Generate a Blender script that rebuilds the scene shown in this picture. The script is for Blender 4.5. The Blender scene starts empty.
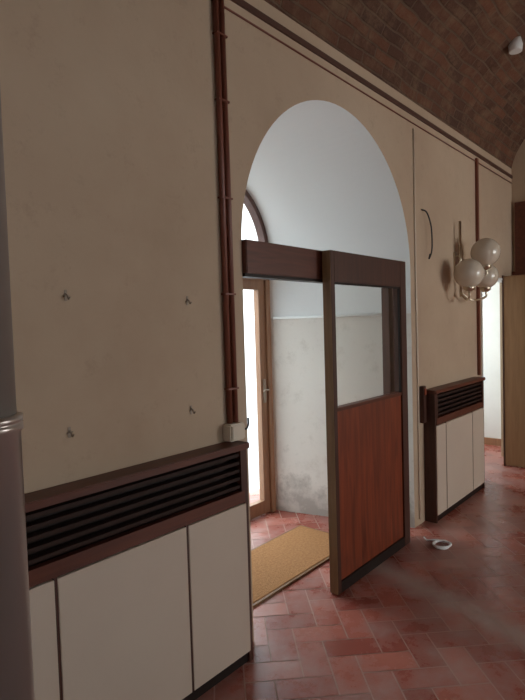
import bpy, bmesh, math, random
from mathutils import Vector, Matrix
random.seed(4)
D = bpy.data
scene = bpy.context.scene
COL = scene.collection
scene.view_settings.view_transform = 'Standard'
scene.view_settings.look = 'None'

# ------------------------------------------------------------ materials
def mat(name, col, rough=0.6, metal=0.0, var=0.0, scale=5.0, col2=None, bump=0.0, bscale=60.0, spec=0.5, stretch=None, coat=0.0):
    m = D.materials.new(name); m.use_nodes = True
    nt = m.node_tree; N = nt.nodes; L = nt.links
    b = N["Principled BSDF"]
    b.inputs["Base Color"].default_value = (*col, 1)
    b.inputs["Roughness"].default_value = rough
    b.inputs["Metallic"].default_value = metal
    b.inputs["Specular IOR Level"].default_value = spec
    b.inputs["Coat Weight"].default_value = coat
    tc = N.new("ShaderNodeTexCoord"); mp = N.new("ShaderNodeMapping")
    if stretch: mp.inputs["Scale"].default_value = stretch
    L.new(tc.outputs["Object"], mp.inputs[0])
    if col2 is not None:
        n = N.new("ShaderNodeTexNoise"); n.inputs["Scale"].default_value = scale
        n.inputs["Detail"].default_value = 6; n.inputs["Roughness"].default_value = 0.6
        L.new(mp.outputs[0], n.inputs["Vector"])
        r = N.new("ShaderNodeValToRGB")
        r.color_ramp.elements[0].position = 0.35; r.color_ramp.elements[0].color = (*col, 1)
        r.color_ramp.elements[1].position = 0.68; r.color_ramp.elements[1].color = (*col2, 1)
        L.new(n.outputs["Fac"], r.inputs[0]); L.new(r.outputs[0], b.inputs["Base Color"])
    if bump > 0:
        n2 = N.new("ShaderNodeTexNoise"); n2.inputs["Scale"].default_value = bscale; n2.inputs["Detail"].default_value = 4
        L.new(mp.outputs[0], n2.inputs["Vector"])
        bp = N.new("ShaderNodeBump"); bp.inputs["Strength"].default_value = bump; bp.inputs["Distance"].default_value = 0.01
        L.new(n2.outputs["Fac"], bp.inputs["Height"]); L.new(bp.outputs[0], b.inputs["Normal"])
    return m

def glass_mat():
    m = D.materials.new("clear_glass"); m.use_nodes = True
    nt = m.node_tree; N = nt.nodes; L = nt.links
    N.clear()
    o = N.new("ShaderNodeOutputMaterial"); t = N.new("ShaderNodeBsdfTransparent"); g = N.new("ShaderNodeBsdfGlossy")
    t.inputs[0].default_value = (0.93, 0.94, 0.92, 1); g.inputs["Roughness"].default_value = 0.02
    mx = N.new("ShaderNodeMixShader"); mx.inputs[0].default_value = 0.09
    L.new(t.outputs[0], mx.inputs[1]); L.new(g.outputs[0], mx.inputs[2])
    L.new(mx.outputs[0], o.inputs[0])
    return m

def mathn(N, L, op, a, bb, clamp=False):
    k = N.new("ShaderNodeMath"); k.operation = op; k.use_clamp = clamp
    for i, v in enumerate((a, bb)):
        if hasattr(v, "links"): L.new(v, k.inputs[i])
        else: k.inputs[i].default_value = v
    return k.outputs[0]

def floor_mat():
    m = mat("terracotta_tiles", (0.3, 0.1, 0.08), 0.32)
    nt = m.node_tree; N = nt.nodes; L = nt.links; b = N["Principled BSDF"]
    geo = N.new("ShaderNodeNewGeometry")
    r = N.new("ShaderNodeValToRGB"); cr = r.color_ramp
    cr.elements[0].color = (0.25, 0.062, 0.044, 1); cr.elements[1].color = (0.43, 0.145, 0.105, 1)
    e = cr.elements.new(0.5); e.color = (0.33, 0.093, 0.066, 1)
    L.new(geo.outputs["Random Per Island"], r.inputs[0])
    n = N.new("ShaderNodeTexNoise"); n.inputs["Scale"].default_value = 2.4; n.inputs["Detail"].default_value = 10; n.inputs["Roughness"].default_value = 0.75
    L.new(geo.outputs["Position"], n.inputs["Vector"])
    r2 = N.new("ShaderNodeValToRGB"); r2.color_ramp.elements[0].position = 0.46; r2.color_ramp.elements[1].position = 0.68
    r2.color_ramp.elements[1].color = (0.6, 0.6, 0.6, 1)
    L.new(n.outputs["Fac"], r2.inputs[0])
    sp = N.new("ShaderNodeSeparateXYZ"); L.new(geo.outputs["Position"], sp.inputs[0])
    M = lambda op, a, bb: mathn(N, L, op, a, bb)
    line = M('ADD', M('MULTIPLY', sp.outputs[1], 0.30), 2.60)
    d = M('ABSOLUTE', M('SUBTRACT', sp.outputs[0], line), 0)
    n3 = N.new("ShaderNodeTexNoise"); n3.inputs["Scale"].default_value = 9; n3.inputs["Detail"].default_value = 8; n3.inputs["Roughness"].default_value = 0.7
    L.new(geo.outputs["Position"], n3.inputs["Vector"])
    d2 = M('ADD', d, M('MULTIPLY', M('SUBTRACT', n3.outputs["Fac"], 0.5), 0.35))
    mr = N.new("ShaderNodeMapRange"); mr.inputs[1].default_value = 0.02; mr.inputs[2].default_value = 0.16
    mr.inputs[3].default_value = 0.85; mr.inputs[4].default_value = 0.0
    L.new(d2, mr.inputs[0])
    yl = M('LESS_THAN', sp.outputs[1], 1.78)
    fac = M('MAXIMUM', M('MULTIPLY', mr.outputs[0], yl), r2.outputs[0])
    mx = N.new("ShaderNodeMix"); mx.data_type = 'RGBA'
    L.new(fac, mx.inputs[0]); L.new(r.outputs[0], mx.inputs[6]); mx.inputs[7].default_value = (0.46, 0.34, 0.30, 1)
    L.new(mx.outputs[2], b.inputs["Base Color"])
    mr2 = N.new("ShaderNodeMapRange"); mr2.inputs[3].default_value = 0.27; mr2.inputs[4].default_value = 0.62
    L.new(fac, mr2.inputs[0]); L.new(mr2.outputs[0], b.inputs["Roughness"])
    bp = N.new("ShaderNodeBump"); bp.inputs["Strength"].default_value = 0.15; bp.inputs["Distance"].default_value = 0.01
    L.new(n3.outputs["Fac"], bp.inputs["Height"]); L.new(bp.outputs[0], b.inputs["Normal"])
    return m

def passage_mat():
    m = mat("stained_white_plaster", (0.74, 0.75, 0.72), 0.9, bump=0.25, bscale=18)
    nt = m.node_tree; N = nt.nodes; L = nt.links; b = N["Principled BSDF"]
    geo = N.new("ShaderNodeNewGeometry"); sp = N.new("ShaderNodeSeparateXYZ"); L.new(geo.outputs["Position"], sp.inputs[0])
    n = N.new("ShaderNodeTexNoise"); n.inputs["Scale"].default_value = 3; n.inputs["Detail"].default_value = 9; n.inputs["Roughness"].default_value = 0.7
    L.new(geo.outputs["Position"], n.inputs["Vector"])
    M = lambda op, a, bb: mathn(N, L, op, a, bb)
    h = M('ADD', sp.outputs[2], M('MULTIPLY', M('SUBTRACT', n.outputs["Fac"], 0.5), 1.7))
    r = N.new("ShaderNodeMapRange"); r.inputs[1].default_value = 0.04; r.inputs[2].default_value = 0.32; r.inputs[3].default_value = 0.85; r.inputs[4].default_value = 0
    L.new(h, r.inputs[0])
    low = M('LESS_THAN', sp.outputs[2], 1.66)
    c1 = N.new("ShaderNodeMix"); c1.data_type = 'RGBA'; c1.inputs[6].default_value = (0.77, 0.79, 0.78, 1); c1.inputs[7].default_value = (0.70, 0.67, 0.61, 1)
    L.new(low, c1.inputs[0])
    c2 = N.new("ShaderNodeMix"); c2.data_type = 'RGBA'; c2.inputs[7].default_value = (0.36, 0.33, 0.29, 1)
    L.new(r.outputs[0], c2.inputs[0]); L.new(c1.outputs[2], c2.inputs[6])
    n2 = N.new("ShaderNodeTexNoise"); n2.inputs["Scale"].default_value = 6; n2.inputs["Detail"].default_value = 9; n2.inputs["Roughness"].default_value = 0.75
    L.new(geo.outputs["Position"], n2.inputs["Vector"])
    r3 = N.new("ShaderNodeMapRange"); r3.inputs[1].default_value = 0.53; r3.inputs[2].default_value = 0.70; r3.inputs[3].default_value = 0; r3.inputs[4].default_value = 0.5
    L.new(n2.outputs["Fac"], r3.inputs[0])
    c3 = N.new("ShaderNodeMix"); c3.data_type = 'RGBA'; c3.inputs[7].default_value = (0.48, 0.44, 0.38, 1)
    L.new(M('MULTIPLY', r3.outputs[0], low), c3.inputs[0]); L.new(c2.outputs[2], c3.inputs[6])
    L.new(c3.outputs[2], b.inputs["Base Color"])
    return m

def wall_mat():
    m = mat("old_cream_plaster", (0.55, 0.48, 0.37), 0.85, bump=0.22, bscale=9)
    nt = m.node_tree; N = nt.nodes; L = nt.links; b = N["Principled BSDF"]
    geo = N.new("ShaderNodeNewGeometry")
    n = N.new("ShaderNodeTexNoise"); n.inputs["Scale"].default_value = 1.1; n.inputs["Detail"].default_value = 8; n.inputs["Roughness"].default_value = 0.6
    L.new(geo.outputs["Position"], n.inputs["Vector"])
    r = N.new("ShaderNodeValToRGB"); cr = r.color_ramp
    cr.elements[0].position = .3; cr.elements[0].color = (0.46, 0.335, 0.23, 1)
    cr.elements[1].position = .7; cr.elements[1].color = (0.56, 0.43, 0.305, 1)
    L.new(n.outputs["Fac"], r.inputs[0])
    n2 = N.new("ShaderNodeTexNoise"); n2.inputs["Scale"].default_value = 7; n2.inputs["Detail"].default_value = 8; n2.inputs["Roughness"].default_value = 0.8
    L.new(geo.outputs["Position"], n2.inputs["Vector"])
    r3 = N.new("ShaderNodeMapRange"); r3.inputs[1].default_value = 0.57; r3.inputs[2].default_value = 0.76; r3.inputs[3].default_value = 0; r3.inputs[4].default_value = 0.5
    L.new(n2.outputs["Fac"], r3.inputs[0])
    c3 = N.new("ShaderNodeMix"); c3.data_type = 'RGBA'; c3.inputs[7].default_value = (0.33, 0.235, 0.16, 1)
    L.new(r3.outputs[0], c3.inputs[0]); L.new(r.outputs[0], c3.inputs[6])
    L.new(c3.outputs[2], b.inputs["Base Color"])
    return m

def brick_mat():
    m = mat("vault_brick", (0.1, 0.06, 0.04), 0.8)
    nt = m.node_tree; N = nt.nodes; L = nt.links; b = N["Principled BSDF"]
    uv = N.new("ShaderNodeUVMap")
    br = N.new("ShaderNodeTexBrick"); br.inputs["Scale"].default_value = 1.0
    br.inputs["Brick Width"].default_value = 0.28; br.inputs["Row Height"].default_value = 0.075
    br.inputs["Mortar Size"].default_value = 0.009; br.inputs["Mortar Smooth"].default_value = 0.4
    br.inputs["Color1"].default_value = (0.18, 0.068, 0.032, 1); br.inputs["Color2"].default_value = (0.075, 0.030, 0.016, 1)
    br.inputs["Mortar"].default_value = (0.15, 0.09, 0.055, 1)
    nd = N.new("ShaderNodeTexNoise"); nd.inputs["Scale"].default_value = 2.0
    L.new(uv.outputs[0], nd.inputs["Vector"])
    vm = N.new("ShaderNodeVectorMath"); vm.operation = 'MULTIPLY_ADD'; vm.inputs[1].default_value = (0.08, 0.08, 0)
    L.new(nd.outputs["Color"], vm.inputs[0]); L.new(uv.outputs[0], vm.inputs[2])
    L.new(vm.outputs[0], br.inputs["Vector"])
    n = N.new("ShaderNodeTexNoise"); n.inputs["Scale"].default_value = 4.5; n.inputs["Detail"].default_value = 9; n.inputs["Roughness"].default_value = 0.75
    L.new(uv.outputs[0], n.inputs["Vector"])
    r = N.new("ShaderNodeValToRGB"); r.color_ramp.elements[0].position = 0.47; r.color_ramp.elements[1].position = 0.64
    r.color_ramp.elements[1].color = (0.75, 0.75, 0.75, 1)
    L.new(n.outputs["Fac"], r.inputs[0])
    mx = N.new("ShaderNodeMix"); mx.data_type = 'RGBA'
    L.new(r.outputs[0], mx.inputs[0]); L.new(br.outputs["Color"], mx.inputs[6]); mx.inputs[7].default_value = (0.23, 0.135, 0.075, 1)
    L.new(mx.outputs[2], b.inputs["Base Color"])
    hh = mathn(N, L, 'SUBTRACT', n.outputs["Fac"], mathn(N, L, 'MULTIPLY', br.outputs["Fac"], 0.5))
    bp = N.new("ShaderNodeBump"); bp.inputs["Strength"].default_value = 1.0; bp.inputs["Distance"].default_value = 0.04
    L.new(hh, bp.inputs["Height"]); L.new(bp.outputs[0], b.inputs["Normal"])
    return m

def wood_mat(name, c1, c2, rough=0.4, scale=6, axis_stretch=(6, 6, 0.5), coat=0.0):
    m = mat(name, c1, rough, coat=coat)
    nt = m.node_tree; N = nt.nodes; L = nt.links; b = N["Principled BSDF"]
    tc = N.new("ShaderNodeTexCoord"); mp = N.new("ShaderNodeMapping"); mp.inputs["Scale"].default_value = axis_stretch
    L.new(tc.outputs["Object"], mp.inputs[0])
    n = N.new("ShaderNodeTexNoise"); n.inputs["Scale"].default_value = scale; n.inputs["Detail"].default_value = 7
    n.inputs["Distortion"].default_value = 0.6
    L.new(mp.outputs[0], n.inputs["Vector"])
    r = N.new("ShaderNodeValToRGB"); r.color_ramp.elements[0].position = 0.3; r.color_ramp.elements[0].color = (*c1, 1)
    r.color_ramp.elements[1].position = 0.7; r.color_ramp.elements[1].color = (*c2, 1)
    L.new(n.outputs["Fac"], r.inputs[0]); L.new(r.outputs[0], b.inputs["Base Color"])
    return m

PLASTER = wall_mat()
PASSAGE = passage_mat()
WHITE = mat("white_plaster", (0.76, 0.78, 0.76), 0.9, col2=(0.82, 0.84, 0.82), scale=2.5, bump=0.15, bscale=20)
FLOOR = floor_mat()
GROUT = mat("grout", (0.50, 0.34, 0.28), 0.85)
BRICK = brick_mat()
DARKWOOD = wood_mat("dark_mahogany", (0.075, 0.019, 0.009), (0.13, 0.034, 0.016), 0.45, axis_stretch=(0.5, 6, 6))
DARKWOODV = wood_mat("dark_mahogany_vertical", (0.045, 0.014, 0.008), (0.075, 0.024, 0.013), 0.48)
SLAT = mat("grille_slat_stain", (0.030, 0.013, 0.009), 0.6, spec=0.25)
BLACKWOOD = mat("black_brown_stain", (0.014, 0.008, 0.006), 0.5, spec=0.3)
REDWOOD = wood_mat("red_varnished_panel", (0.11, 0.020, 0.009), (0.27, 0.056, 0.020), 0.38, scale=3, axis_stretch=(9, 9, 0.8))
EDGEWOOD = wood_mat("door_edge_wood", (0.16, 0.085, 0.036), (0.23, 0.125, 0.055), 0.5)
OAK = wood_mat("entrance_door_oak", (0.25, 0.125, 0.065), (0.34, 0.18, 0.095), 0.45)
TAN = wood_mat("tan_door_veneer", (0.27, 0.15, 0.07), (0.33, 0.19, 0.095), 0.5)
BROWNPIPE = mat("brown_conduit", (0.18, 0.055, 0.032), 0.45)
RIMBROWN = mat("brown_painted_rim", (0.085, 0.035, 0.022), 0.6)
PANEL = mat("cream_laminate", (0.58, 0.48, 0.385), 0.5, col2=(0.61, 0.51, 0.41), scale=2)
GLASS = glass_mat()
STEEL = mat("stove_pipe_steel", (0.52, 0.47, 0.43), 0.30, 0.75)
STEEL2 = mat("stove_pipe_enamel", (0.30, 0.265, 0.23), 0.45, 0.4)
CHROME = mat("aged_brass_chrome", (0.6, 0.52, 0.40), 0.3, 1.0)
GLOBE = mat("opal_glass", (0.64, 0.56, 0.45), 0.2, coat=0.5)
PLASTIC = mat("ivory_plastic", (0.70, 0.61, 0.48), 0.4)
WHITEPL = mat("white_cable", (0.8, 0.8, 0.78), 0.4)
BLACK = mat("black_wire", (0.02, 0.02, 0.02), 0.5)
COIR = mat("coir", (0.34, 0.155, 0.055), 0.95, col2=(0.47, 0.235, 0.09), scale=60, bump=0.8, bscale=250)
PAVE = mat("street_stone", (0.6, 0.6, 0.6), 0.9, col2=(0.5, 0.5, 0.5), scale=4)
FACADE = mat("facade_render", (0.85, 0.84, 0.80), 0.9, col2=(0.8, 0.8, 0.78), scale=1)
HOOK = mat("hook_metal", (0.34, 0.28, 0.22), 0.6, 0.3)

# ------------------------------------------------------------ mesh helpers
def add_mesh(name, verts, faces, m, parent=None, smooth=False):
    me = D.meshes.new(name); me.from_pydata([tuple(v) for v in verts], [], faces); me.update()
    ob = D.objects.new(name, me); COL.objects.link(ob)
    if m: me.materials.append(m)
    if smooth:
        for p in me.polygons: p.use_smooth = True
    if parent: ob.parent = parent
    return ob

def fixn(ob):
    bm = bmesh.new(); bm.from_mesh(ob.data); bmesh.ops.recalc_face_normals(bm, faces=bm.faces); bm.to_mesh(ob.data); bm.free()
    return ob

BF = [(0, 1, 3, 2), (4, 6, 7, 5), (0, 4, 5, 1), (2, 3, 7, 6), (0, 2, 6, 4), (1, 5, 7, 3)]
def box(name, x0, x1, y0, y1, z0, z1, m, parent=None, bev=0.0):
    v = [(x, y, z) for x in (x0, x1) for y in (y0, y1) for z in (z0, z1)]
    ob = add_mesh(name, v, BF, m, parent); fixn(ob)
    if bev > 0:
        bm = bmesh.new(); bm.from_mesh(ob.data)
        bmesh.ops.bevel(bm, geom=bm.edges[:], offset=bev, segments=2, affect='EDGES'); bm.to_mesh(ob.data); bm.free()
    return ob

def boxes(name, lst, m, parent=None):
    V = []; F = []
    for (x0, x1, y0, y1, z0, z1) in lst:
        o = len(V)
        V += [(x, y, z) for x in (x0, x1) for y in (y0, y1) for z in (z0, z1)]
        F += [tuple(o + i for i in f) for f in BF]
    return fixn(add_mesh(name, V, F, m, parent))

def empty(name, loc=(0, 0, 0)):
    e = D.objects.new(name, None); COL.objects.link(e); e.empty_display_size = 0.1
    return e

def tube(name, pts, r, m, parent=None, seg=10, closed=False):
    pts = [Vector(p) for p in pts]; V = []; F = []; n = len(pts)
    prev = None
    for i, p in enumerate(pts):
        if closed: t = pts[(i + 1) % n] - pts[i - 1]
        else: t = (pts[min(i + 1, n - 1)] - pts[max(i - 1, 0)])
        t.normalize()
        if prev is None:
            a = Vector((0, 0, 1)) if abs(t.z) < 0.9 else Vector((1, 0, 0))
            u = t.cross(a).normalized()
        else:
            u = (prev - t * prev.dot(t)).normalized()
        w = t.cross(u); prev = u
        for k in range(seg):
            an = 2 * math.pi * k / seg
            V.append(p + u * r * math.cos(an) + w * r * math.sin(an))
    for i in range(n if closed else n - 1):
        for k in range(seg):
            j = (i + 1) % n
            F.append((i * seg + k, i * seg + (k + 1) % seg, j * seg + (k + 1) % seg, j * seg + k))
    if not closed:
        F.append(tuple(range(seg))); F.append(tuple((n - 1) * seg + k for k in range(seg)))
    ob = fixn(add_mesh(name, V, F, m, parent))
    for p in ob.data.polygons: p.use_smooth = len(p.vertices) == 4
    return ob

def smooth_path(P, n=8):
    P = [Vector(p) for p in P]; out = []
    for i in range(len(P) - 1):
        p0 = P[max(i - 1, 0)]; p1 = P[i]; p2 = P[i + 1]; p3 = P[min(i + 2, len(P) - 1)]
        for k in range(n):
            t = k / n
            out.append(0.5 * ((2 * p1) + (-p0 + p2) * t + (2 * p0 - 5 * p1 + 4 * p2 - p3) * t * t + (-p0 + 3 * p1 - 3 * p2 + p3) * t ** 3))
    out.append(P[-1]); return out

def lathe(name, prof, c, m, parent=None, seg=40):
    V = []; F = []
    for (r, z) in prof:
        for k in range(seg):
            a = 2 * math.pi * k / seg
            V.append((c[0] + r * math.cos(a), c[1] + r * math.sin(a), c[2] + z))
    for i in range(len(prof) - 1):
        for k in range(seg):
            F.append((i * seg + k, i * seg + (k + 1) % seg, (i + 1) * seg + (k + 1) % seg, (i + 1) * seg + k))
    F.append(tuple(range(seg))); F.append(tuple((len(prof) - 1) * seg + k for k in range(seg)))
    ob = fixn(add_mesh(name, V, F, m, parent))
    for p in ob.data.polygons: p.use_smooth = len(p.vertices) == 4
    return ob

# ------------------------------------------------------------ room constants
WY = 1.80           # main wall face
WT = 3.17           # vault springing
YE = 2.95           # exterior plane of the passage
CX = 2.925; RF = 0.945; ZF = 1.99
RB = 0.637; ZB = 2.175
X0, X1 = -2.5, 6.5
YO = -3.2
DX0, DX1, DZ = 5.44, 6.50, 2.03   # side doorway

# main wall with arched passage
def section(r, zs, y):
    inner = []; outer = []
    n = 8
    for i in range(n):
        z = zs * i / n
        inner.append((CX - r, y, z)); outer.append((1.7, y, z))
    na = 48
    for i in range(na + 1):
        th = math.pi * (1 - i / na)
        inner.append((CX + r * math.cos(th), y, zs + r * math.sin(th)))
        dg = math.degrees(th); TOP = 3.4
        if dg > 135: outer.append((1.7, y, zs + (TOP - zs) * (180 - dg) / 45))
        elif dg >= 45: outer.append((1.7 + (4.2 - 1.7) * (135 - dg) / 90, y, TOP))
        else: outer.append((4.2, y, zs + (TOP - zs) * dg / 45))
    for i in range(1, n + 1):
        z = zs * (1 - i / n)
        inner.append((CX + r, y, z)); outer.append((4.2, y, z))
    return inner, outer
fi, fo = section(RF, ZF, WY); bi, bo = section(RB, ZB, YE)
n = len(fi)
V = fi + fo + bi + bo; F = []; mi = []
for i in range(n - 1):
    F.append((i, i + 1, n + i + 1, n + i)); mi.append(0)
    F.append((2 * n + i, 2 * n + i + 1, 3 * n + i + 1, 3 * n + i)); mi.append(0)
    F.append((i, i + 1, 2 * n + i + 1, 2 * n + i)); mi.append(1)
def addbox(b, k=0):
    o = len(V); x0, x1, y0, y1, z0, z1 = b
    V.extend([(x, y, z) for x in (x0, x1) for y in (y0, y1) for z in (z0, z1)])
    for f in BF:
        F.append(tuple(o + q for q in f)); mi.append(k)
addbox((X0 - 0.2, 1.7, WY, YE, 0, 3.4))
addbox((4.2, DX0, WY, YE, 0, 3.4))
addbox((DX0, DX1, WY, WY + 0.14, DZ, 3.4))
addbox((DX1, 7.2, WY, WY + 0.14, 0, 3.4))
wall = add_mesh("wall_north", V, F, PLASTER); wall.data.materials.append(PASSAGE)
for p, k in zip(wall.data.polygons, mi): p.material_index = k

# other walls
box("wall_east", X1, X1 + 0.2, YO - 0.2, WY, 0, 4.5, PLASTER)
box("wall_west", X0 - 0.2, X0, YO - 0.2, WY, 0, 4.5, PLASTER)
WZ0, WZ1 = 0.9, 2.6
boxes("wall_south", [(X0, X1, YO - 0.2, YO, 0, WZ0), (X0, X1, YO - 0.2, YO, WZ1, 4.5),
                     (X0, -0.9, YO - 0.2, YO, WZ0, WZ1), (0.7, 3.8, YO - 0.2, YO, WZ0, WZ1), (6.0, X1, YO - 0.2, YO, WZ0, WZ1)], PLASTER)
for i, (a, b_) in enumerate([(-0.9, 0.7), (3.8, 6.0)]):  # unseen window openings, put in and placed for the room light
    w = empty("window_%d" % (i + 3)); c = (a + b_) / 2
    boxes("frame", [(a, b_, YO - .13, YO - .07, WZ0, WZ0 + .06), (a, b_, YO - .13, YO - .07, WZ1 - .06, WZ1),
                    (a, a + .06, YO - .13, YO - .07, WZ0 + .06, WZ1 - .06), (b_ - .06, b_, YO - .13, YO - .07, WZ0 + .06, WZ1 - .06),
                    (c - .04, c + .04, YO - .13, YO - .07, WZ0 + .06, WZ1 - .06)], OAK, w)

# side room behind the far doorway
boxes("wall_side_room", [(7.04, 7.2, WY + 0.14, 3.9, 0, 2.9), (DX0 - .2, 7.2, 3.3, 3.45, 0, 0.9), (DX0 - .2, 7.2, 3.3, 3.45, 2.3, 2.9),
                         (DX0 - .2, 5.7, 3.3, 3.45, .9, 2.3), (6.9, 7.2, 3.3, 3.45, .9, 2.3), (DX0 - .2, DX0, YE, 3.45, 0, 2.9)], WHITE)
box("ceiling_side_room", DX0 - .2, 7.2, WY + .14, 3.45, 2.9, 3.0, WHITE)
box("baseboard_east", 7.02, 7.04, WY + .14, 3.3, 0, 0.09, OAK)

# ceiling: brick barrel vault
VC = (WY + YO) / 2; VH = (WY - YO) / 2; RISE = 1.15
V = []; F = []; UV = []
na = 48; nx = 20; arc = 0; last = None
rows = []
for i in range(na + 1):
    th = math.pi * i / na
    y = VC + (VH + 0.01) * math.cos(th); z = WT + RISE * math.sin(th)
    if last: arc += math.hypot(y - last[0], z - last[1])
    last = (y, z); rows.append((y, z, arc))
for (y, z, s) in rows:
    for j in range(nx + 1):
        x = X0 + (X1 - X0) * j / nx
        V.append((x, y, z)); UV.append((x, s))
for i in range(na):
    for j in range(nx):
        F.append((i * (nx + 1) + j, i * (nx + 1) + j + 1, (i + 1) * (nx + 1) + j + 1, (i + 1) * (nx + 1) + j))
ceil = add_mesh("ceiling", V, F, BRICK, smooth=True)
uvl = ceil.data.uv_layers.new(name="UVMap")
for l in ceil.data.loops: uvl.data[l.index].uv = UV[l.vertex_index]

# floor : herringbone terracotta
V = []; F = []; mi = []
V += [(X0 - .2, YO - .2, -0.002), (7.2, YO - .2, -0.002), (7.2, 3.45, -0.002), (X0 - .2, 3.45, -0.002)]
F.append((0, 1, 2, 3)); mi.append(1)
w = 0.135; g = 0.0034; ca = math.cos(math.radians(45)); sa = ca
R = 90
for ix in range(-R, R):
    for iy in range(-R, R):
        dd = (ix - iy) % 4
        if dd == 0: a, b_, c, d_ = ix, ix + 2, iy, iy + 1
        elif dd == 3: a, b_, c, d_ = ix, ix + 1, iy, iy + 2
        else: continue
        mx_ = (a + b_) / 2 * w; my_ = (c + d_) / 2 * w
        wx = mx_ * ca - my_ * sa + 2; wy = mx_ * sa + my_ * ca
        if not (X0 < wx < 7.1 and YO < wy < 3.35): continue
        if wx < 1.9 and wy > 1.9: continue
        o = len(V); zz = random.uniform(-0.0005, 0.0005)
        for (px, py) in ((a * w + g, c * w + g), (b_ * w - g, c * w + g), (b_ * w - g, d_ * w - g), (a * w + g, d_ * w - g)):
            V.append((px * ca - py * sa + 2, px * sa + py * ca, zz))
        F.append((o, o + 1, o + 2, o + 3)); mi.append(0)
fl = add_mesh("floor", V, F, FLOOR); fl.data.materials.append(GROUT)
for p, k in zip(fl.data.polygons, mi): p.material_index = k

# trim along the vault springing + cable
box("trim_1", X0, X1, WY - 0.012, WY, WT - 0.012, WT + 0.02, RIMBROWN)
tube("trim_2", [(X0, WY - .006, 3.10), (2, WY - .006, 3.105), (3.9, WY - .006, 3.10), (X1, WY - .006, 3.105)], 0.005, BROWNPIPE)

# ------------------------------------------------------------ entrance door + fanlight
e = empty("door_1")
hw = 0.625; yb0, yb1 = YE - 0.03, YE + 0.05
xl, xr = CX - hw, CX + hw
boxes("outer_frame", [(xl, xl + .05, yb0, yb1, 0.0, 2.03), (xr - .05, xr, yb0, yb1, 0.0, 2.03), (xl, xr, yb0, yb1, 1.98, 2.03)], OAK, e)
boxes("leaf_stiles", [(xl + .05, xl + .12, yb0 + .02, yb1 - .01, .01, 1.98), (xr - .13, xr - .053, yb0 + .02, yb1 - .01, .01, 1.98),
                     (xl + .12, xr - .13, yb0 + .02, yb1 - .01, 0.01, .12), (xl + .12, xr - .13, yb0 + .02, yb1 - .01, 1.90, 1.98)], OAK, e)
add_mesh("glass", [(xl + .12, YE + .01, .12), (xr - .13, YE + .01, .12), (xr - .13, YE + .01, 1.9), (xl + .12, YE + .01, 1.9)], [(0, 1, 2, 3)], GLASS, e)
box("handle_plate", xr - .105, xr - .075, yb0 + .01, yb0 + .02, 0.95, 1.15, HOOK, e)
tube("handle", [(xr - .09, yb0 + .01, 1.06), (xr - .09, yb0 - .03, 1.06), (xr - .15, yb0 - .03, 1.06)], .008, HOOK, e)
boxes("transom_panel", [(xl, xr, YE - .02, YE + .05, 2.03, ZB + .0)], WHITE, e)

e = empty("window_1")
V = []; F = []
na = 32
for y in (YE - .03, YE + .04):
    for r in (RB + .0, RB - .045):
        for i in range(na + 1):
            th = math.pi * i / na
            V.append((CX + r * math.cos(th), y, ZB + r * math.sin(th)))
m_ = na + 1
for i in range(na):
    F += [(i, i + 1, m_ + i + 1, m_ + i), (2 * m_ + i, 2 * m_ + i + 1, 3 * m_ + i + 1, 3 * m_ + i),
          (m_ + i, m_ + i + 1, 3 * m_ + i + 1, 3 * m_ + i), (i, i + 1, 2 * m_ + i + 1, 2 * m_ + i)]
fixn(add_mesh("arched_frame", V, F, DARKWOODV, e))
boxes("sill_and_mullion", [(CX - RB + .03, CX + RB - .03, YE - .03, YE + .04, ZB, ZB + .05), (CX - .02, CX + .02, YE - .02, YE + .03, ZB + .05, ZB + RB - .05)], OAK, e)
V = [(CX, YE + .01, ZB + .05)]
for i in range(na + 1):
    th = math.pi * i / na
    V.append((CX + (RB - .04) * math.cos(th), YE + .01, ZB + .03 + (RB - .07) * math.sin(th)))
add_mesh("fan_glass", V, [(0, i, i + 1) for i in range(1, na + 1)], GLASS, e)

# thin pipe along the right splay of the passage
def splay(y, off=0.0): return CX + RF - (RF - RB) * (y - WY) / (YE - WY) - off
tube("trim_3", [(splay(1.84, .012), 1.84, 1.66), (splay(2.9, .012), 2.9, 1.66)], 0.012, WHITE)

# doormat
e = empty("doormat")
box("coir_pile", 2.15, 3.36, 2.03, 2.52, 0.001, 0.018, COIR, e, bev=.004)
boxes("binding", [(2.135, 3.375, 2.015, 2.03, 0.001, .014), (2.135, 3.375, 2.52, 2.535, 0.001, .014), (2.135, 2.15, 2.03, 2.52, .001, .014), (3.36, 3.375, 2.03, 2.52, .001, .014)], EDGEWOOD, e)

# ------------------------------------------------------------ header beam & sliding door
e = empty("door_header_beam")
box("beam", CX - RF + .003, 3.575, 1.772, 1.86, 1.86, 2.025, DARKWOOD, e, bev=.004)
box("rail_under", CX - RF + .003, 3.57, 1.785, 1.85, 1.845, 1.86, BLACKWOOD, e)
box("post", 3.515, 3.60, 1.80, 1.86, 0.0, 1.845, DARKWOODV, e, bev=.003)

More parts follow.
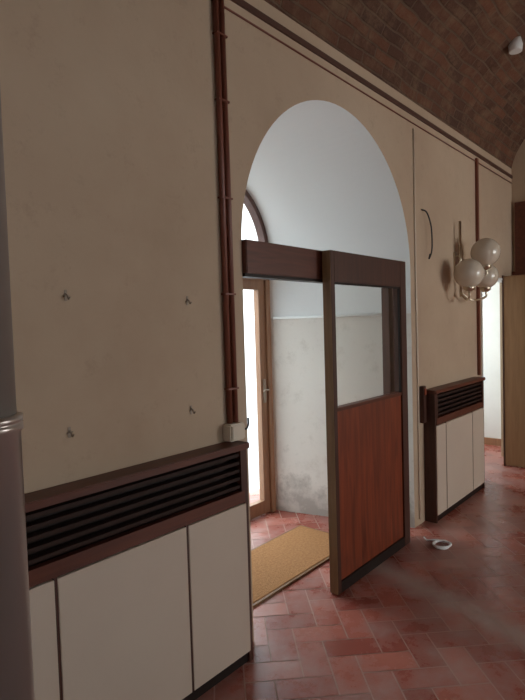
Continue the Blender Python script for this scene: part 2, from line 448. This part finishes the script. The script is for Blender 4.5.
e = empty("sliding_door")
a, b_, y0, y1 = 2.62, 3.58, 1.70, 1.758
box("stile_leading", a, a + .035, y0, y1, 0.008, 2.02, DARKWOODV, e, bev=.002)
box("leading_edge_strip", a - .004, a, y0 + .002, y1 - .002, 0.01, 2.018, EDGEWOOD, e)
box("stile_trailing", b_ - .085, b_, y0, y1, 0.008, 2.02, DARKWOODV, e, bev=.002)
box("rail_top", a + .035, b_ - .085, y0, y1, 1.84, 2.02, DARKWOODV, e, bev=.002)
box("rail_bottom", a + .035, b_ - .085, y0, y1, 0.008, 0.075, BLACKWOOD, e, bev=.002)
box("rail_middle", a + .035, b_ - .085, y0 + .004, y1, 1.085, 1.105, DARKWOOD, e)
box("panel", a + .035, b_ - .085, y0 + .012, y1 - .012, 0.075, 1.085, REDWOOD, e)
add_mesh("glass", [(a + .035, 1.729, 1.105), (b_ - .085, 1.729, 1.105), (b_ - .085, 1.729, 1.84), (a + .035, 1.729, 1.84)], [(0, 1, 2, 3)], GLASS, e)
boxes("glass_bead", [(a + .035, b_ - .085, y0 + .006, y0 + .02, 1.828, 1.84), (a + .035, a + .047, y0 + .006, y0 + .02, 1.105, 1.828), (b_ - .097, b_ - .085, y0 + .006, y0 + .02, 1.105, 1.828)], BLACKWOOD, e)

# ------------------------------------------------------------ radiator covers
def radiator(xa, xb, divs):
    e = empty("radiator_cover")
    yf = 1.70; H = 1.055
    box("carcass_end_left", xa, xa + .025, yf + .004, WY - .002, 0.0, H - .02, DARKWOODV, e)
    box("carcass_end_right", xb - .025, xb, yf + .004, WY - .002, 0.0, H - .02, DARKWOODV, e)
    box("backing", xa + .025, xb - .025, 1.765, 1.785, .05, H - .03, BLACKWOOD, e)
    box("top", xa - .006, xb + .006, yf - .012, WY - .002, H - .03, H, DARKWOOD, e, bev=.004)
    boxes("grille_rails", [(xa + .025, xb - .025, yf, yf + .03, .775, .83)], DARKWOOD, e)
    sl = []
    for k in range(5):
        z = .845 + k * .037
        sl.append((xa + .025, xb - .025, yf + .010, yf + .045, z, z + .015))
    boxes("grille_slats", sl, SLAT, e)
    boxes("grille_ends", [(xa + .025, xa + .05, yf + .002, yf + .04, .83, H - .03), (xb - .045, xb - .025, yf + .002, yf + .04, .83, H - .03)], DARKWOODV, e)
    box("plinth", xa + .01, xb - .01, yf + .015, yf + .04, 0.0, .06, BLACKWOOD, e)
    ds = [xa + .012] + divs + [xb - .012]
    for k in range(len(ds) - 1):
        box("panel_%d" % (k + 1), ds[k] + .006, ds[k + 1] - .006, yf, yf + .018, .055, .768, PANEL, e, bev=.002)
    boxes("dividers", [(d - .006, d + .006, yf + .003, yf + .018, .055, .775) for d in divs], DARKWOODV, e)
    return e
radiator(-1.5, 1.865, [-0.9, -.3, 0.3, 0.891, 1.479])
radiator(4.06, 5.20, [4.27, 4.88])

e = empty("wall_wood_strip")  # plain red-brown wood strip and block beside the right cover
box("strip_body", 3.99, 4.045, 1.765, WY - .001, .80, 1.09, DARKWOODV, e, bev=.004)
box("red_block", 4.0, 4.035, 1.757, 1.765, 1.02, 1.07, REDWOOD, e, bev=.002)

# ------------------------------------------------------------ conduits, junction box
e = empty("wall_conduit")
tube("pipe_1", [(1.840, WY - .016, 1.12), (1.840, WY - .016, 2.6), (1.836, WY - .016, WT - .04)], .014, BROWNPIPE, e)
tube("pipe_2", [(1.880, WY - .016, 1.14), (1.880, WY - .016, 2.3), (1.874, WY - .016, WT - .04)], .014, BROWNPIPE, e)
for k, z in enumerate((1.3, 1.75, 2.2, 2.65, 2.95)):
    box("clip_%d" % (k + 1), 1.824, 1.896, WY - .031, WY - .001, z, z + .008, BROWNPIPE, e)
e = empty("wall_conduit")
box("channel", 5.31, 5.35, WY - .025, WY - .001, 1.06, WT - .04, BROWNPIPE, e, bev=.003)
e = empty("wall_cable")
tube("cable", [(3.955, WY - .006, 3.06), (3.95, WY - .006, 2.2), (3.955, WY - .006, 1.2), (3.95, WY - .006, .05)], .007, PLASTIC, e)
e = empty("junction_box")
box("body", 1.80, 1.90, WY - .06, WY - .001, 1.06, 1.14, PLASTIC, e, bev=.006)
box("lid", 1.808, 1.892, WY - .066, WY - .06, 1.068, 1.132, PLASTIC, e, bev=.002)
tube("flex", smooth_path([(1.90, WY - .03, 1.10), (1.94, WY - .03, 1.10), (1.955, WY - .03, 1.12), (1.955, WY - .03, 1.15)]), .005, BLACK, e)

# ------------------------------------------------------------ wall hooks
for (x, z) in ((1.03, 1.73), (1.61, 1.72), (1.02, 1.235), (1.61, 1.235)):
    e = empty("wall_hook")
    box("plate", x - .006, x + .006, WY - .004, WY - .0005, z - .02, z + .02, HOOK, e, bev=.0015)
    tube("hook", smooth_path([(x, WY - .004, z + .006), (x, WY - .014, z), (x + .002, WY - .018, z - .014), (x + .003, WY - .026, z - .006)], 5), .003, HOOK, e)
    tube("cross_pin", [(x - .012, WY - .006, z - .003), (x + .012, WY - .006, z + .001)], .0025, HOOK, e)

# ------------------------------------------------------------ hanging wire
e = empty("hanging_wire")
tube("wire", smooth_path([(4.08, WY - .005, 2.47), (4.12, WY - .03, 2.45), (4.17, WY - .04, 2.36), (4.19, WY - .04, 2.25), (4.18, WY - .04, 2.15), (4.15, WY - .03, 2.09), (4.17, WY - .03, 2.13)]), .006, BLACK, e)

# ------------------------------------------------------------ sconce with three globes
e = empty("wall_sconce")
sx = 4.77
tube("stem", [(sx, WY - .05, 1.80), (sx, WY - .05, 2.46)], .011, CHROME, e)
box("wall_plate", sx - .03, sx + .03, WY - .015, WY - .001, 1.95, 2.2, CHROME, e, bev=.004)
tube("bracket_upper", [(sx, WY - .015, 2.16), (sx, WY - .05, 2.16)], .008, CHROME, e)
tube("bracket_lower", [(sx, WY - .015, 1.98), (sx, WY - .05, 1.98)], .008, CHROME, e)
globes = [(4.88, 1.57, 2.18), (4.58, 1.61, 1.985), (5.02, 1.62, 1.985)]
for k, (x, y, z) in enumerate(globes):
    r = .122 if k < 2 else .112
    lathe("globe_%d" % (k + 1), [(max(.002, r * math.sin(math.pi * i / 24)), -r * math.cos(math.pi * i / 24)) for i in range(25)], (x, y, z), GLOBE, e)
    lathe("cup_%d" % (k + 1), [(.02, -r - .03), (.045, -r - .012), (.05, -r + .02)], (x, y, z), CHROME, e, 24)
    zs = 2.02 if k == 0 else 1.84
    tube("arm_%d" % (k + 1), smooth_path([(sx, WY - .05, zs), (sx + (x - sx) * .35, (WY - .05 + y) / 2, zs - .07), (x, y, z - r - .075), (x, y, z - r - .02)]), .009, CHROME, e)

# ------------------------------------------------------------ stove pipe in the foreground
e = empty("stove_pipe")
pc = (0.376, 0.946, 0)
lathe("lower_sleeve", [(.062, 0.0), (.062, 1.435), (.066, 1.437), (.066, 1.447), (.062, 1.449), (.066, 1.451), (.066, 1.461), (.058, 1.463)], pc, STEEL, e, 64)
lathe("upper_pipe", [(.0565, 1.46), (.0565, 3.7), (.0565, 4.22)], pc, STEEL2, e, 64)
lathe("floor_collar", [(.095, 0.0), (.095, .01), (.066, .03)], pc, STEEL, e, 64)

# ------------------------------------------------------------ white cable coil on floor
e = empty("cable_coil")
pts = []
for i in range(60):
    a = 2 * math.pi * i / 20; r = .055 + .006 * math.sin(i * .7)
    pts.append((3.66 + r * math.cos(a) * 1.15, 1.50 + r * math.sin(a), .009 + .005 * (i // 20)))
pts += [(3.73, 1.56, .010), (3.68, 1.62, .009), (3.72, 1.66, .009)]
tube("cable", pts, .006, WHITEPL, e, 8)

# ------------------------------------------------------------ far end
e = empty("door_2")
box("leaf", 6.10, 6.14, 0.98, 1.78, 0.01, 2.05, TAN, e, bev=.003)
box("edge_strip", 6.095, 6.145, 1.78, 1.795, 0.0, 2.06, DARKWOODV, e)
box("handle_plate", 6.092, 6.10, 1.05, 1.08, .95, 1.15, HOOK, e)
tube("handle", [(6.095, 1.065, 1.05), (6.05, 1.065, 1.05), (6.05, 1.17, 1.05)], .009, HOOK, e)
boxes("door_3", [(X1 - .04, X1 - .001, .6, 1.76, 2.12, 2.88), (X1 - .05, X1 - .001, .55, 1.79, 2.08, 2.12), (X1 - .03, X1 - .001, .6, 1.76, 0.0, 2.08)], DARKWOOD)
boxes("trim_5", [(DX0 - .0, DX0 + .02, WY - .01, WY + .14, 0, DZ), (DX0, DX1, WY - .01, WY + .14, DZ - .02, DZ)], WHITE)

e = empty("ceiling_spotlight")
lathe("housing", [(.05, -.05), (.055, 0.0), (.04, .06)], (4.84, 1.3, 3.83), WHITEPL, e, 24)
lathe("stem", [(.012, 0.05), (.012, .2)], (4.84, 1.3, 3.83), WHITEPL, e, 12)

# ------------------------------------------------------------ street outside
box("street_pavement", -3, 11, 3.46, 9, -0.12, -0.02, PAVE)
box("neighbour_facade", -3, 11, 9, 9.3, -0.1, 5.5, FACADE)
box("doorstep", 2.2, 3.7, YE + .05, 3.46, -0.02, 0.0, PAVE)

# ------------------------------------------------------------ light
W = D.worlds.new("World"); scene.world = W; W.use_nodes = True
bg = W.node_tree.nodes["Background"]; bg.inputs[0].default_value = (0.82, 0.92, 1.0, 1); bg.inputs[1].default_value = 4.6

def area(name, loc, target, sx_, sy_, power, col):
    l = D.lights.new(name, 'AREA'); l.shape = 'RECTANGLE'; l.size = sx_; l.size_y = sy_; l.energy = power; l.color = col
    o = D.objects.new(name, l); COL.objects.link(o); o.location = loc
    o.rotation_euler = (Vector(target) - Vector(loc)).to_track_quat('-Z', 'Y').to_euler()
    return o
area("fill_light_south_east", (4.9, YO - .25, 1.75), (4.9, 0, 1.75), 2.3, 1.8, 60, (1.0, .92, .82))  # unseen added lamp outside the opening, moved to lighten the right wall
area("fill_light_south_west", (-.1, YO - .25, 1.75), (-.1, 0, 1.75), 1.7, 1.8, 4, (1.0, .90, .78))  # weak unseen lamp, added to lift the foreground
area("daylight_street", (2.9, 4.6, 3.3), (2.9, 2.6, 1.2), 2.2, 1.6, 115, (.82, .92, 1.0))
area("daylight_side_room", (6.3, 3.7, 1.7), (6.5, 2.0, 1.2), 1.1, 1.3, 45, (.80, .93, 1.0))

# ------------------------------------------------------------ camera
cam = D.cameras.new("Camera"); co = D.objects.new("Camera", cam); COL.objects.link(co); scene.camera = co
cam.sensor_fit = 'VERTICAL'; cam.sensor_height = 36.0; cam.lens = 540 / 700 * 36.0; cam.clip_start = .02
th = math.radians(49.6); p = 0.045; rr = 0.03
H = Vector((math.sin(th), math.cos(th), 0)); Rl = Vector((math.cos(th), -math.sin(th), 0)); U = Vector((0, 0, 1))
fw = H * math.cos(p) - U * math.sin(p); up = U * math.cos(p) + H * math.sin(p)
ir = Rl * math.cos(rr) - up * math.sin(rr); iu = Rl * math.sin(rr) + up * math.cos(rr)
M = Matrix(((ir.x, iu.x, -fw.x, 0), (ir.y, iu.y, -fw.y, 0), (ir.z, iu.z, -fw.z, 1.6), (0, 0, 0, 1)))
co.matrix_world = M
